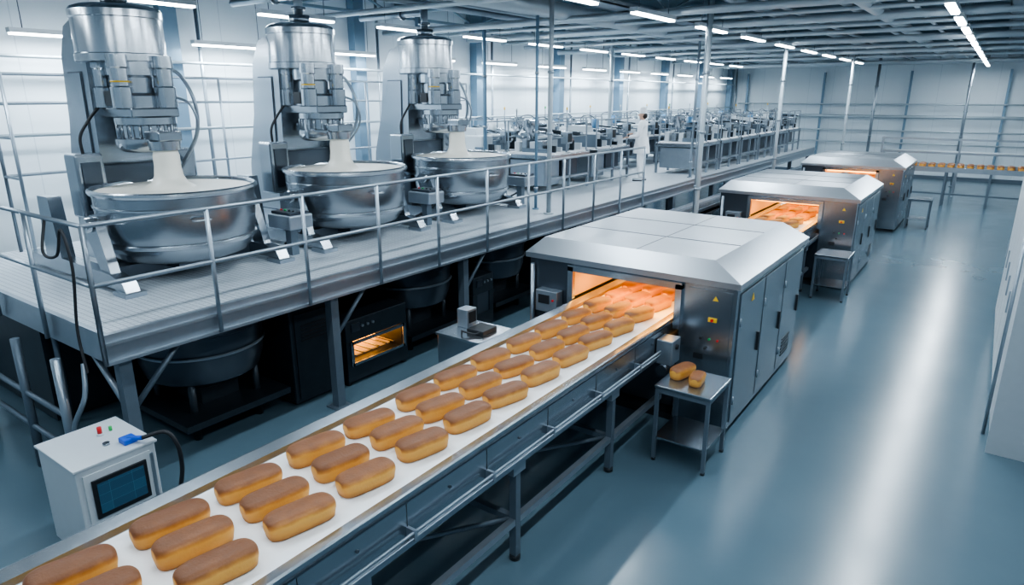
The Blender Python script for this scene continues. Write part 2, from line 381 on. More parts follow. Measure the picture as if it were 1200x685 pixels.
# ------------------------------------------------------------------ mixer
b = B()
b.lathe([(0, .22), (.6, .22), (.78, .28), (.87, .40), (.91, .6), (.93, .8), (.935, 1.05)], (0, 0, 0), 'steel', 64)
b.lathe([(.935, 1.05), (.965, 1.06), (.98, 1.085), (.975, 1.115), (.95, 1.13), (.92, 1.12), (.905, 1.09), (.895, .98)], (0, 0, 0), 'steel_bright', 64)
b.lathe([(.93, .90), (.948, .91), (.948, .93), (.93, .94)], (0, 0, 0), 'steel_bright', 64)
b.lathe([(.88, .44), (.91, .45), (.915, .49), (.895, .50)], (0, 0, 0), 'steel_bright', 64)
b.lathe([(0, 1.085), (.25, 1.09), (.45, 1.07), (.65, 1.075), (.91, 1.085)], (0, 0, 0), 'dough', 48)
b.lathe([(.42, 1.065), (.30, 1.09), (.21, 1.15), (.17, 1.23), (.155, 1.35), (.155, 1.48), (.13, 1.57)], (-.08, -.02, 0), 'dough', 28)
b.lathe([(.0, 1.55), (.18, 1.55), (.19, 1.66), (.0, 1.66)], (-.08, -.02, 0), 'steel_bright', 24)
b.box(-.95, .10, -.17, .13, 1.66, 1.78, 'steel', bev=.02)
b.lathe([(0, 1.52), (.30, 1.52), (.36, 1.56), (.38, 1.62), (.38, 1.68), (.30, 1.70), (.30, 1.84), (.36, 1.86), (.36, 1.94), (0, 1.94)], (-.5, 0, 0), 'steel_bright', 40)
for k in range(18):
    t = k*math.pi/9; b.cyl((-.5+.34*math.cos(t), .34*math.sin(t), 1.66), (-.5+.34*math.cos(t), .34*math.sin(t), 1.9), .014, 'steel', seg=6)
b.box(-1.2, -.2, -.3, .3, 1.94, 2.06, 'steel', bev=.02)
b.lathe([(0, 2.06), (.30, 2.06), (.30, 2.2), (.24, 2.24), (.24, 2.42), (.31, 2.45), (.31, 2.62), (0, 2.62)], (-.64, 0, 0), 'steel_bright', 32)
for dx, dy, r in ((-.38, -.3, .12), (-.98, -.25, .12), (-.34, .22, .13)):
    b.lathe([(0, 2.06), (r, 2.06), (r, 2.3), (r*.86, 2.32), (r*.86, 2.52), (r, 2.54), (r, 2.68), (0, 2.68)], (dx, dy, 0), 'steel_bright', 22)
b.cyl((-.38, -.3, 2.36), (-.38, -.3, 2.38), .106, 'yellow', seg=18)
b.box(-.7, -.52, -.36, -.26, 2.08, 2.26, 'black', bev=.01)
b.lathe([(0, 2.60), (.50, 2.60), (.53, 2.62), (.53, 2.70), (.515, 2.71), (.515, 3.12), (.53, 3.13), (.53, 3.21), (.50, 3.25), (.42, 3.28), (0, 3.33)], (-.85, 0, 0), 'steel_bright', 56)
b.cyl((-.85, 0, 3.30), (-.85, 0, 3.42), .16, 'steel', seg=20)
col = [(-2.05, 0), (-1.05, 0), (-1.0, 1.5), (-.96, 2.7), (-1.02, 3.02), (-1.2, 3.12), (-1.42, 3.05), (-1.62, 2.7), (-1.72, 1.9), (-1.95, 1.1)]
b.prism(col, -.40, .40, 'y', 'steel')
b.prism([(-1.9, .35), (-1.2, .35), (-1.15, 1.5), (-1.12, 2.5), (-1.5, 2.5), (-1.62, 1.8), (-1.8, 1.1)], -.41, .41, 'y', 'steel_dark')
b.prism([(-1.88, .37), (-1.22, .37), (-1.17, 1.5), (-1.14, 2.48), (-1.49, 2.48), (-1.61, 1.8), (-1.79, 1.1)], -.42, .42, 'y', 'steel')
b.box(-1.1, -.9, -.5, .5, .1, 1.35, 'steel_dark', bev=.02)
b.box(-1.15, -.82, -.78, -.44, .7, 1.5, 'steel', bev=.03); b.box(-1.15, -.82, .44, .78, .7, 1.5, 'steel', bev=.03)
b.box(-.83, -.80, -.72, -.5, .8, 1.4, 'steel_dark')
for sg in (-1, 1):
    y = 1.02*sg
    b.prism([(-2.0, .06), (.42, .06), (.62, 0), (.72, 0), (.62, .16), (.35, .22), (-.9, .24), (-1.0, 1.0), (-1.3, 1.0), (-1.35, .2), (-2.0, .2)], y-.08, y+.08, 'y', 'steel')
    b.prism([(.10, .2), (.34, .2), (.14, .78), (-.1, .85), (-.2, .75)], y-.055, y+.055, 'y', 'steel')
    b.cyl((-.02, y-.1*sg, .76), (-.02, y+.11*sg, .76), .09, 'steel_bright', seg=16)
    b.box(-.1, .1, min(y, y-.13*sg), max(y, y-.13*sg), .68, .86, 'steel')
    b.box(.45, .75, y-.12, y+.12, 0, .05, 'galv')
b.box(-.2, .0, -1.0, 1.0, .06, .2, 'steel_dark'); b.box(-.9, .3, -.25, .25, .1, .22, 'steel_dark')
for t in (-.25, -1.2):
    c, s_ = math.cos(t), math.sin(t); p = Vector((.95*c, .95*s_, .8)); tg = Vector((-s_, c, 0))*.09; o_ = Vector((c, s_, 0))*.07
    b.tube([p-tg, p-tg+o_, p+tg+o_, p+tg], .012, 'steel_bright', sub=3)
b.tube([(-.5, .34, 2.56), (-.42, .50, 2.45), (-.3, .58, 2.1), (-.4, .6, 1.7), (-.85, .6, 1.3)], .024, 'galv')
b.tube([(-.3, .3, 2.2), (-.15, .42, 2.1), (-.12, .48, 1.85), (-.3, .5, 1.6), (-.85, .55, 1.2)], .018, 'galv')
b.tube([(-.98, -.30, 2.1), (-.98, -.48, 1.9), (-1.0, -.6, 1.7), (-1.0, -.6, 1.45)], .02, 'rubber')
b.tube([(-1.1, .42, 2.7), (-1.05, .6, 2.3), (-1.1, .68, 1.8), (-1.2, .6, 1.0), (-1.3, .6, .2)], .022, 'galv')
b.cyl((-.85, 0, 3.4), (-.85, 0, 3.80), .07, 'galv')
b.tube([(-.85, 0, 3.70), (-1.1, 0, 3.72), (-2.6, 0, 3.72)], .06, 'galv', sub=4)
b.cyl((-.85, 0, 3.5), (-.85, 0, 3.54), .11, 'steel', seg=18); b.cyl((-1.4, 0, 3.72), (-1.45, 0, 3.72), .1, 'steel', seg=16)
MX = b.mesh('planetary_mixer')
MXY = (4.45, 7.25, 10.15)
for y in MXY: place(MX, 'planetary_mixer', (-8.45, y, DZ))
b = B()
b.box(-.06, .06, -.06, .06, 0, .4, 'frame'); b.box(-.25, .25, -.2, .2, .4, .60, 'galv', bev=.02); b.box(-.2, .22, -.16, .16, .60, .64, 'steel_dark')
for i in range(4): b.cyl((-.12+i*.09, -.05, .64), (-.12+i*.09, -.05, .66), .015, ['red', 'green', 'black', 'black'][i])
b.tube([(0, .2, .5), (0, .3, .45), (-.3, .35, .2), (-.6, .3, .03)], .02, 'rubber')
PB = b.mesh('operator_pedestal')
for y in (5.83, 8.68, 11.6): place(PB, 'operator_pedestal', (-8.05, y, DZ))

# ------------------------------------------------------------------ under the mezzanine
b = B()
b.lathe([(0, .62), (.5, .62), (.66, .72), (.72, .9), (.74, 1.3), (.78, 1.32), (.78, 1.36), (.7, 1.36)], (0, 0, 0), 'steel_dark', 44)
b.lathe([(.745, 1.05), (.76, 1.06), (.76, 1.08), (.745, 1.09)], (0, 0, 0), 'galv', 44)
for k in range(4):
    t = math.pi/4+k*math.pi/2; b.cyl((.6*math.cos(t), .6*math.sin(t), 0), (.6*math.cos(t), .6*math.sin(t), .8), .045, 'darkmetal')
b.box(-.75, .75, -.7, .7, .28, .36, 'darkmetal'); b.box(-.3, .3, -.25, .25, .36, .62, 'darkmetal')
b.cyl((0, 0, 1.36), (0, 0, 1.54), .1, 'darkmetal')
KT = b.mesh('lower_kettle')
for y in (4.13, 7.8, 10.0): place(KT, 'lower_kettle', (-7.75, y, 0))
def deck_oven(y0, y1, glow):
    b = B(); D_ = y1-y0
    x1 = -6.98
    b.box(-8.6, x1, 0, D_, .06, .30, 'darkmetal'); b.box(-8.6, x1, 0, D_, .66, .98, 'darkmetal', bev=.01)
    b.box(-8.6, -8.4, 0, D_, .3, .66, 'darkmetal'); b.box(-8.4, x1, 0, .12, .3, .66, 'darkmetal'); b.box(-8.4, x1, D_-.12, D_, .3, .66, 'darkmetal')
    if glow:
        b.box(-8.35, x1-.25, .14, D_-.14, .31, .33, 'hot_soft'); b.box(-7.6, -7.55, .14, D_-.14, .33, .64, 'hot')
        for i in range(6): b.box(-7.5, x1-.05, .2+i*.15, .22+i*.15, .40, .42, 'steel')
        b.box(x1, x1+.03, .08, D_-.08, .62, .66, 'steel'); b.box(x1, x1+.03, .08, D_-.08, .30, .34, 'steel')
        b.box(x1, x1+.03, .06, .11, .3, .66, 'steel'); b.box(x1, x1+.03, D_-.11, D_-.06, .3, .66, 'steel')
    else: b.box(x1-.05, x1-.01, .12, D_-.12, .3, .66, 'steel_dark')
    b.box(x1, x1+.02, .1, .25, .8, .92, 'steel_dark')
    for i in range(3): b.cyl((x1, .3+i*.1, .86), (x1+.03, .3+i*.1, .86), .02, 'galv')
    for yv in (.05, D_-.05): b.box(-7.1, -7.02, yv-.03, yv+.03, 0, .06, 'black')
    return b.obj('deck_oven', (0, y0, 0))
deck_oven(5.78, 6.98, True)
deck_oven(8.62, 9.2, False)
b = B()
b.box(-8.7, -7.05, 0, .8, .04, 1.35, 'darkmetal', bev=.02); b.box(-7.05, -7.03, .06, .74, .1, 1.28, 'darkmetal'); b.box(-7.03, -7.0, .66, .69, .6, .85, 'galv')
for i in range(5): b.box(-7.03, -7.02, .15, .55, .9+i*.05, .92+i*.05, 'black')
b.box(-8.6, -7.15, .05, .75, 0, .04, 'black')
DC = b.mesh('switchgear_cabinet')
place(DC, 'switchgear_cabinet', (0, 4.94, 0)); place(DC, 'switchgear_cabinet', (-.1, 11.2, 0)); place(DC, 'switchgear_cabinet', (-.1, 12.4, 0))
b = B()
for i in range(9):
    x = -10.9+random.random()*3.6; z = 1.42+random.random()*.08
    b.cyl((x, 2.8, z), (x, 31, z), .03+random.random()*.03, 'frame' if i % 2 else 'darkmetal', seg=8)
for y in (3.0, 6.8, 9.6, 13, 16, 19, 22, 25, 28): b.cyl((-9.05, y, 0), (-9.05, y, 1.5), .04, 'frame', seg=8)
b.obj('process_pipes')
b = B()
b.box(-11.3, -9.2, 2.9, 13.5, .02, 1.3, 'darkmetal')
for i in range(12): b.box(-9.2, -9.17, 3.0+i*.86, 3.75+i*.86, .15, 1.2, 'darkmetal')
b.obj('machinery_bank')
b = B()
b.tube([(-6.9, 2.48, 1.5), (-6.8, 2.4, 1.2), (-6.95, 2.3, .8), (-6.85, 2.35, .3), (-6.75, 2.45, .03)], .025, 'galv')
b.cyl((-7.2, 2.35, 0), (-7.2, 2.35, 1.52), .045, 'galv'); b.cyl((-8.2, 2.35, 0), (-8.2, 2.35, 1.52), .045, 'frame'); b.cyl((-9.6, 2.35, 0), (-9.6, 2.35, 1.52), .045, 'frame')
b.cyl((-7.2, 2.35, .9), (-9.8, 2.35, .9), .03, 'frame'); b.cyl((-7.2, 2.35, .5), (-9.8, 2.35, .5), .03, 'frame')
b.obj('utility_pipes')

# ------------------------------------------------------------------ conveyor
CX = -3.575; ZB = 1.33
b = B()
YA, YB = -2.0, 28.5
b.box(CX-.57, CX+.57, YA, YB, ZB-.03, ZB, 'belt')
for sg in (-1, 1):
    pr = [(CX+sg*.56, ZB+.005), (CX+sg*.575, ZB+.045), (CX+sg*.67, ZB+.07), (CX+sg*.69, ZB+.065), (CX+sg*.69, ZB-.32), (CX+sg*.62, ZB-.32), (CX+sg*.62, ZB-.03), (CX+sg*.56, ZB-.03)]
    b.prism(pr, YA, YB, 'y', 'steel')
    b.box(min(CX+sg*.69, CX+sg*.72), max(CX+sg*.69, CX+sg*.72), YA, YB, ZB-.33, ZB-.29, 'galv')
    b.box(min(CX+sg*.69, CX+sg*.70), max(CX+sg*.69, CX+sg*.70), YA, YB, ZB+.01, ZB+.025, 'steel_dark')
    b.cyl((CX+sg*.755, YA, ZB-.20), (CX+sg*.755, YB, ZB-.20), .012, 'galv', seg=8)
    b.cyl((CX+sg*.755, YA, ZB-.245), (CX+sg*.755, YB, ZB-.245), .008, 'galv', seg=6)
    y = YA+.3
    while y < YB:
        b.box(min(CX+sg*.69, CX+sg*.77), max(CX+sg*.69, CX+sg*.77), y-.012, y+.012, ZB-.26, ZB-.18, 'galv')
        b.cyl((CX+sg*.69, y+.45, ZB-.1), (CX+sg*.70, y+.45, ZB-.1), .012, 'steel_dark', seg=8); b.box(min(CX+sg*.69, CX+sg*.693), max(CX+sg*.69, CX+sg*.693), y+.898, y+.902, ZB-.29, ZB+.01, 'black'); y += .9
b.box(CX-.55, CX+.55, YA, YB, ZB-.16, ZB-.14, 'steel_dark')
LY = [-1.24, .56, 2.36, 4.16, 5.96]+[11.2, 13.0, 14.7, 19.2, 21.0, 22.6, 27, 28.3]
for y in LY:
    for sg in (-1, 1):
        x = CX+sg*.64
        b.box(x-.035, x+.035, y-.035, y+.035, .03, ZB-.32, 'frame'); b.cyl((x, y, 0), (x, y, .05), .05, 'black'); b.box(x-.05, x+.05, y-.09, y+.09, ZB-.44, ZB-.32, 'galv')
    b.box(CX-.62, CX+.62, y-.03, y+.03, .38, .44, 'frame'); b.box(CX-.62, CX+.62, y-.03, y+.03, ZB-.40, ZB-.34, 'frame')
for ya, yb in ((-2, 7.3), (10.9, 15.2), (18.8, 22.9), (26.6, 28.5)):
    for sg in (-1, 1): b.box(CX+sg*.64-.03, CX+sg*.64+.03, ya, yb, .37, .43, 'galv')
    b.cyl((CX-.3, ya, .95), (CX-.3, yb, .95), .03, 'frame'); b.cyl((CX+.2, ya, .9), (CX+.2, yb, .9), .03, 'frame')
for i in range(len(LY)-1):
    y0, y1 = LY[i], LY[i+1]
    if y1-y0 < 2.2: b.cyl((CX-.62, y0, .41), (CX+.62, y1, .41), .022, 'frame', seg=8)
b.box(CX+.70, CX+.90, 6.95, 7.2, ZB-.36, ZB-.06, 'galv', bev=.01); b.cyl((CX+.8, 6.9, ZB-.42), (CX+.8, 7.15, ZB-.42), .07, 'steel_dark')
b.cyl((CX+.90, 7.07, ZB-.15), (CX+.92, 7.07, ZB-.15), .03, 'black')
b.obj('belt_conveyor')

b = B(); k = 0
y = 2.27-.566*5
while y < 28.2:
    for j in range(3):
        k += 1; rg = random.Random(k)
        dj = (j-1)*.305
        b.loaf(CX+dj+rg.uniform(-.012, .012), y+rg.uniform(-.02, .02)-.02*j, ZB+.003, L=.455, W=.205, H=.145, rot=-.2+rg.uniform(-.05, .05), seed=k*.013)
    y += .566
b.obj('bread_loaves')

# ------------------------------------------------------------------ tunnel oven
b = B()
XL, XR = -1.43, 1.445; ML, MR = -.76, .76; D = 3.2
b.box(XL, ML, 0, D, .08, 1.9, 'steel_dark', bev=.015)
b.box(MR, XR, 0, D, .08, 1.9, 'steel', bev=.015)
b.box(ML, MR, 0, D, 1.80, 1.9, 'steel'); b.box(ML, MR, .25, D-.25, .1, .95, 'steel_dark')
b.box(XL+.05, XR-.05, .05, D-.05, 0, .08, 'black')
lo = (XL-.04, XR+.04, -.05, D+.05)
b.frust(lo, lo, 1.88, 1.95, 'steel_roof'); b.frust(lo, (XL+.18, XR-.33, .10, D-.1), 1.95, 2.16, 'steel_roof')
for yv in (1.05, 2.1): b.box(XL+.18, XR-.33, yv-.006, yv+.006, 2.16, 2.164, 'steel_dark')
b.box(.1, .11, .1, D-.1, 2.16, 2.163, 'steel_dark')
for yv in (-.06, D):
    b.box(ML-.03, ML+.05, yv, yv+.06, ZB-.05, 1.84, 'steel_bright'); b.box(MR-.05, MR+.03, yv, yv+.06, ZB-.05, 1.84, 'steel_bright'); b.box(ML-.03, MR+.03, yv, yv+.06, 1.78, 1.86, 'steel_bright')
b.box(ML, ML+.02, .05, D-.05, 1.41, 1.79, 'hot_soft'); b.box(MR-.02, MR, .05, D-.05, 1.41, 1.79, 'hot_soft'); b.box(ML, MR, .05, D-.05, 1.78, 1.80, 'hot_soft')
for i in range(5):
    yv = .45+i*.58; b.cyl((ML+.02, yv, 1.72), (MR-.02, yv, 1.72), .025, 'hot', seg=8)
b.box(MR+.1, XR-.06, -.012, 0, .15, 1.82, 'steel'); b.box(MR+.37, MR+.47, -.03, -.01, 1.44, 1.49, 'yellow'); b.cyl((MR+.42, -.03, 1.465), (MR+.42, -.055, 1.465), .018, 'red')
b.cyl((MR+.3, -.01, 1.22), (MR+.3, -.04, 1.22), .018, 'black'); b.cyl((MR+.40, -.01, 1.22), (MR+.40, -.03, 1.22), .013, 'green'); b.cyl((MR+.5, -.01, 1.22), (MR+.5, -.03, 1.22), .013, 'red'); b.cyl((MR+.36, -.01, 1.1), (MR+.36, -.04, 1.1), .018, 'black')
b.add([(MR+.40, -.014, 1.70), (MR+.47, -.014, 1.70), (MR+.435, -.014, 1.76)], [(0, 1, 2)], 'yellow')
b.box(MR+.22, MR+.34, -.02, -.01, .95, 1.02, 'black')
for i in range(3):
    y0 = .1+i*1.02
    b.box(XR, XR+.018, y0, y0+.96, .16, 1.80, 'steel', bev=.006); b.box(XR+.018, XR+.04, y0+.84, y0+.88, .85, 1.1, 'black')
    for q in range(2): b.cyl((XR+.02, y0+.02, .4+q*1.0), (XR+.02, y0+.02, .5+q*1.0), .014, 'galv', seg=8)
b.add([(XR+.022, .5, 1.62), (XR+.022, .62, 1.62), (XR+.022, .56, 1.72)], [(0, 1, 2)], 'yellow')
for q in range(6): b.box(XR+.018, XR+.024, 2.35, 2.75, .3+q*.05, .325+q*.05, 'black')
b.box(XL+.2, XL+.54, -.16, 0, 1.18, 1.48, 'galv', bev=.01); b.box(XL+.25, XL+.42, -.17, -.16, 1.3, 1.42, 'black'); b.cyl((XL+.48, -.16, 1.36), (XL+.48, -.18, 1.36), .015, 'red')
b.tube([(XL+.4, -.08, 1.18), (XL+.4, -.1, .9), (XL+.33, -.08, .5), (XL+.3, -.05, .1)], .02, 'rubber')
b.cyl((XL+.08, -.05, .1), (XL+.08, -.05, 1.8), .03, 'galv')
OV = b.mesh('tunnel_oven')
OY = (7.45, 15.3, 23.1)
for y in OY:
    o = place(OV, 'tunnel_oven', (CX, y, 0))
    for dy, e in ((.3, 17), (1.6, 9), (2.9, 13)):
        l = bpy.data.lights.new('oven_heater', 'AREA'); l.shape = 'RECTANGLE'; l.size = 1.3; l.size_y = .4; l.energy = e; l.color = (1, .50, .10)
        q = bpy.data.objects.new('oven_heater', l); q.location = (0, dy, 1.69); COL.objects.link(q); q.parent = o

# ------------------------------------------------------------------ side tables
b = B()
w, d, h = .64, .68, .93
b.box(0, w, 0, d, h-.035, h, 'steel', bev=.008); b.box(.02, w-.02, .02, d-.02, .28, .30, 'steel')
for x in (.03, w-.03):
    for yv in (.03, d-.03): b.box(x-.02, x+.02, yv-.02, yv+.02, .02, h-.03, 'frame'); b.cyl((x, yv, 0), (x, yv, .03), .025, 'black')
    b.box(x-.015, x+.015, .03, d-.03, h-.09, h-.04, 'frame')
for yv in (.03, d-.03): b.box(.03, w-.03, yv-.015, yv+.015, h-.09, h-.04, 'frame')
TB = b.mesh('steel_side_table')
place(TB, 'steel_side_table', (-2.66, 6.45, 0)); place(TB, 'steel_side_table', (-2.66, 14.3, 0)); place(TB, 'steel_side_table', (-2.0, 24.2, 0))
b = B(); b.loaf(-2.5, 6.86, .933, L=.36, W=.17, H=.13, rot=-.25, seed=.3); b.loaf(-2.29, 6.76, .933, L=.28, W=.15, H=.12, rot=.1, seed=.31); b.obj('resting_loaves')

# ------------------------------------------------------------------ control cabinet
b = B(); q = -.07
b.box(-6.55, -5.8, 1.93+q, 2.6+q, .06, 1.0, 'white_paint', bev=.015); b.box(-6.5, -5.85, 1.98+q, 2.55+q, 0, .06, 'black')
b.box(-6.565, -5.785, 1.915+q, 2.615+q, .985, 1.01, 'white_paint', bev=.005)
b.box(-5.8, -5.785, 1.98+q, 2.54+q, .12, .93, 'white_paint')
b.box(-5.785, -5.765, 2.03+q, 2.49+q, .50, .87, 'black', bev=.006); b.box(-5.766, -5.76, 2.065+q, 2.455+q, .545, .83, 'screen')
b.cyl((-6.28, 2.35+q, 1.01), (-6.28, 2.35+q, 1.03), .03, 'white_paint'); b.cyl((-6.28, 2.35+q, 1.03), (-6.28, 2.35+q, 1.09), .02, 'red'); b.cyl((-6.3, 2.45+q, 1.01), (-6.3, 2.45+q, 1.05), .015, 'green')
b.box(-6.0, -5.88, 2.38+q, 2.5+q, 1.01, 1.06, 'blue', bev=.01); b.cyl((-6.05, 2.3+q, 1.01), (-6.05, 2.3+q, 1.03), .03, 'steel'); b.cyl((-5.95, 2.44+q, 1.04), (-5.8, 2.5+q, 1.07), .022, 'blue')
b.box(-5.80, -5.78, 2.53+q, 2.56+q, .45, .9, 'galv')
b.tube([(-5.8, 2.5+q, 1.07), (-5.7, 2.66+q, 1.09), (-5.64, 2.72+q, .95), (-5.66, 2.74+q, .7), (-5.72, 2.72+q, .4), (-5.7, 2.74+q, .03)], .02, 'rubber')
b.obj('control_cabinet')
b = B()
b.box(-5.55, -4.85, 6.1, 6.75, .04, 1.02, 'steel', bev=.01); b.box(-5.57, -4.83, 6.08, 6.77, 1.02, 1.05, 'steel_bright')
b.box(-5.48, -5.3, 6.42, 6.62, 1.05, 1.3, 'galv', bev=.01); b.box(-5.3, -5.29, 6.45, 6.59, 1.12, 1.27, 'black'); b.box(-5.22, -4.95, 6.3, 6.6, 1.05, 1.11, 'black', bev=.01)
b.tube([(-5.3, 6.3, 1.06), (-5.2, 6.2, 1.1), (-5.05, 6.25, 1.08), (-5.0, 6.3, 1.1)], .012, 'rubber')
for x in (-5.5, -4.9):
    for yv in (6.15, 6.7): b.cyl((x, yv, 0), (x, yv, .04), .03, 'black')
b.obj('instrument_cabinet')

# ------------------------------------------------------------------ right cabinet run
b = B()
b.box(.5, 1.9, 8.9, 15.0, .1, 3.0, 'pale', bev=.01); b.box(.55, 1.85, 8.95, 14.95, 0, .1, 'frame')
for i in range(6):
    y0 = 8.98+i*1.0; b.box(.475, .5, y0, y0+.94, .2, 2.9, 'white_paint', bev=.006); b.box(.455, .475, y0+.83, y0+.86, 1.2, 1.5, 'galv')
b.box(.47, 1.95, 8.87, 8.9, 0.0, 3.0, 'pale'); b.box(.8, 1.7, 8.85, 8.87, .2, 2.8, 'pale')
b.cyl((.44, 9.4, 0), (.44, 9.4, 3.0), .02, 'galv')
b.obj('electrical_cabinet_run')

# ------------------------------------------------------------------ support poles
def pole(x, y, z0, r, mt):
    b = B(); b.cyl((x, y, z0), (x, y, CZ-.01), r, mt, seg=16); b.cyl((x, y, z0), (x, y, z0+.03), r*2.2, mt, seg=16)
    for z in (2.2, 3.3, 4.4): b.cyl((x, y, z), (x, y, z+.05), r*1.35, 'galv', seg=16)
    b.obj('support_pole')
for p in ((-6.9, 10.9, DZ, .045, 'pale'), (-7.4, 11.2, DZ, .03, 'column_blue'), (-4.72, 13.0, 0, .045, 'lightpipe'), (-4.9, 13.35, 0, .025, 'galv'), (-9.6, 12.4, DZ, .045, 'column_blue'), (-11.2, 12.0, DZ, .06, 'column_blue'), (-9.55, 18.4, DZ, .05, 'lightpipe'), (-5.3, 20.8, 0, .05, 'lightpipe'), (-4.9, 29, 0, .05, 'lightpipe'), (-4.9, 35.5, 0, .06, 'galv'), (-1.4, 37, 0, .06, 'galv'), (-6.9, 18.3, DZ, .035, 'galv')):
    pole(*p)
b = B(); b.box(-4.95, -4.55, 12.45, 12.75, .9, 1.75, 'white_paint', bev=.02); b.box(-4.8, -4.7, 12.55, 12.65, 0, .9, 'frame'); b.box(-4.545, -4.535, 12.5, 12.7, 1.4, 1.65, 'black'); b.obj('junction_box')

# ------------------------------------------------------------------ packaging machines on deck
def packer(seed):
    rg = random.Random(seed+40); b = B(); L = 1.9; W = 1.3
    for x in (0.04, W-.04):
        for yv in (.04, L/2, L-.04): b.box(x-.03, x+.03, yv-.03, yv+.03, 0, .9, 'galv')
        b.box(x-.03, x+.03, 0, L, .3, .35, 'galv')
    b.box(0, W, 0, L, .78, .88, 'steel', bev=.01); b.box(.1, W-.1, .0, L, .88, .92, 'belt')
    b.box(.1, W-.2, .1, L*.4, .15, .75, 'galv', bev=.02); b.box(.1, W-.3, L*.55, L-.1, .3, .75, 'steel_dark', bev=.02)
    if seed % 2 == 0:
        b.box(.15, W-.25, .15, .6, .92, 1.2+rg.random()*.2, 'white_paint', bev=.03)
        b.prism([(.2, 1.2), (W-.4, 1.2), (W-.5, 1.45), (.3, 1.45)], .2, .55, 'y', 'white_paint')
    else:
        for i in range(4): b.box(.2+i*.22, .34+i*.22, .15, .5, .92, 1.15+.1*rg.random(), 'steel' if i % 2 else 'white_paint', bev=.01)
        b.lathe([(.02, 1.2), (.06, 1.25), (.2, 1.5), (.2, 1.65), (.17, 1.66)], (.5, .4, 0), 'steel_bright', 20)
    b.box(.25, W-.25, 1.05, 1.4, .95, 1.15+rg.random()*.15, 'white_paint' if seed % 3 == 0 else 'steel', bev=.03)
    b.box(W-.2, W-.02, .8, 1.05, 1.1, 1.38, 'galv', bev=.01); b.box(W-.02, W-.015, .83, 1.02, 1.14, 1.34, 'black'); b.cyl((W-.1, .92, .9), (W-.1, .92, 1.1), .02, 'galv')
    for x in (.08, W-.08):
        for yv in (.05, .86, L-.08): b.box(x-.015, x+.015, yv, yv+.03, .9, 1.62, 'galv')
        b.box(x-.015, x+.015, .05, L-.05, 1.6, 1.63, 'galv'); b.box(x-.01, x+.01, .05, L-.05, 1.25, 1.27, 'galv')
    for i in range(7):
        yv = .7+i*.16; b.cyl((.1, yv, 1.1+rg.random()*.4), (W-.1, yv, 1.1+rg.random()*.4), .02+.04*rg.random(), ('steel', 'frame', 'darkmetal')[i % 3], seg=10)
    b.cyl((.5, 1.3, 1.2), (.5, 1.3, 1.6), .10, ('white_paint', 'bluepanel', 'steel')[seed % 3], seg=16)
    for i in range(6): b.box(.12+rg.random()*.9, .2+rg.random()*.05+.95, .1+i*.3, .16+i*.3, .92, 1.0+rg.random()*.25, ('frame', 'darkmetal', 'white_paint')[i % 3])
    b.box(.3, .5, 1.55, 1.7, 1.0, 1.3, 'bluepanel', bev=.02); b.cyl((.3, .1, 1.5), (.3, .1, 1.85), .015, 'galv'); b.cyl((.3, .1, 1.85), (.3, .1, 1.92), .02, ['white_paint', 'yellow', 'green'][seed % 3])
    b.tube([(.5, 1.3, 1.6), (.4, 1.1, 1.7), (.4, .7, 1.65), (.5, .5, 1.5)], .015, 'frame')
    return b.mesh('packaging_machine')
PK = [packer(i) for i in range(5)]
for i in range(3): place(PK[i % 5], 'packaging_machine', (-11.1, 12.7+i*2.0, DZ))
for i in range(2): place(PK[(i+3) % 5], 'packaging_machine', (-9.65, 13.2+i*2.3, DZ))
for i in range(6): place(PK[(i+1) % 5], 'packaging_machine', (-8.25, 18.9+i*2.05, DZ))
for i in range(6): place(PK[(i+4) % 5], 'packaging_machine', (-10.9, 19.0+i*2.1, DZ))
b = B()
for x0, ya, yb in ((-6.35, 12.0, 30.0),):
    b.box(x0, x0+.6, ya, yb, 1.15, 1.22, 'steel'); b.box(x0, x0+.03, ya, yb, 1.1, 1.3, 'galv'); b.box(x0+.57, x0+.6, ya, yb, 1.1, 1.3, 'galv')
    y = ya+.1
    while y < yb:
        for x in (x0+.03, x0+.57): b.box(x-.025, x+.025, y-.025, y+.025, 0, 1.15, 'frame')
        b.box(x0, x0+.6, y-.02, y+.02, .4, .45, 'frame'); y += 1.5
b.obj('transfer_conveyor')

# ------------------------------------------------------------------ far cross conveyor with bread
b = B()
b.box(-3.0, 4.6, 30.2, 31.0, 1.33, 1.38, 'steel'); b.box(-3.0, 4.6, 30.15, 30.2, 1.24, 1.42, 'galv'); b.box(-3.0, 4.6, 31.0, 31.05, 1.24, 1.42, 'galv')
for i in range(6):
    x = -2.8+i*1.4
    for yv in (30.2, 31.0): b.box(x-.04, x+.04, yv-.04, yv+.04, 0, 1.3, 'frame')
    b.box(x-.03, x+.03, 30.2, 31, .4, .46, 'frame')
b.box(-3, 4.6, 30.17, 30.23, .4, .46, 'frame')
b.obj('cross_conveyor')
b = B()
for i in range(24):
    for j in range(2): b.loaf(-2.85+i*.31, 30.4+j*.42, 1.383, L=.38, W=.22, H=.16, rot=.05, seed=i*.01+j*.5+.002)
b.obj('cooling_loaves')
b = B()
for x in (-4.0, -1.2, 1.6, 4.4):
    b.box(x-.04, x+.04, 33-.04, 33+.04, 0, 2.35, 'galv')
for z in (1.3, 1.75, 2.3): b.box(-4.05, 4.45, 32.97, 33.03, z-.04, z+.04, 'galv')
b.box(-4.0, 4.4, 33, 33.8, 1.75, 1.79, 'pale')
for x in (-4.0, -1.2, 1.6, 4.4): b.box(x-.04, x+.04, 33.76, 33.84, 0, 1.79, 'galv')
b.obj('transfer_rail_frame')

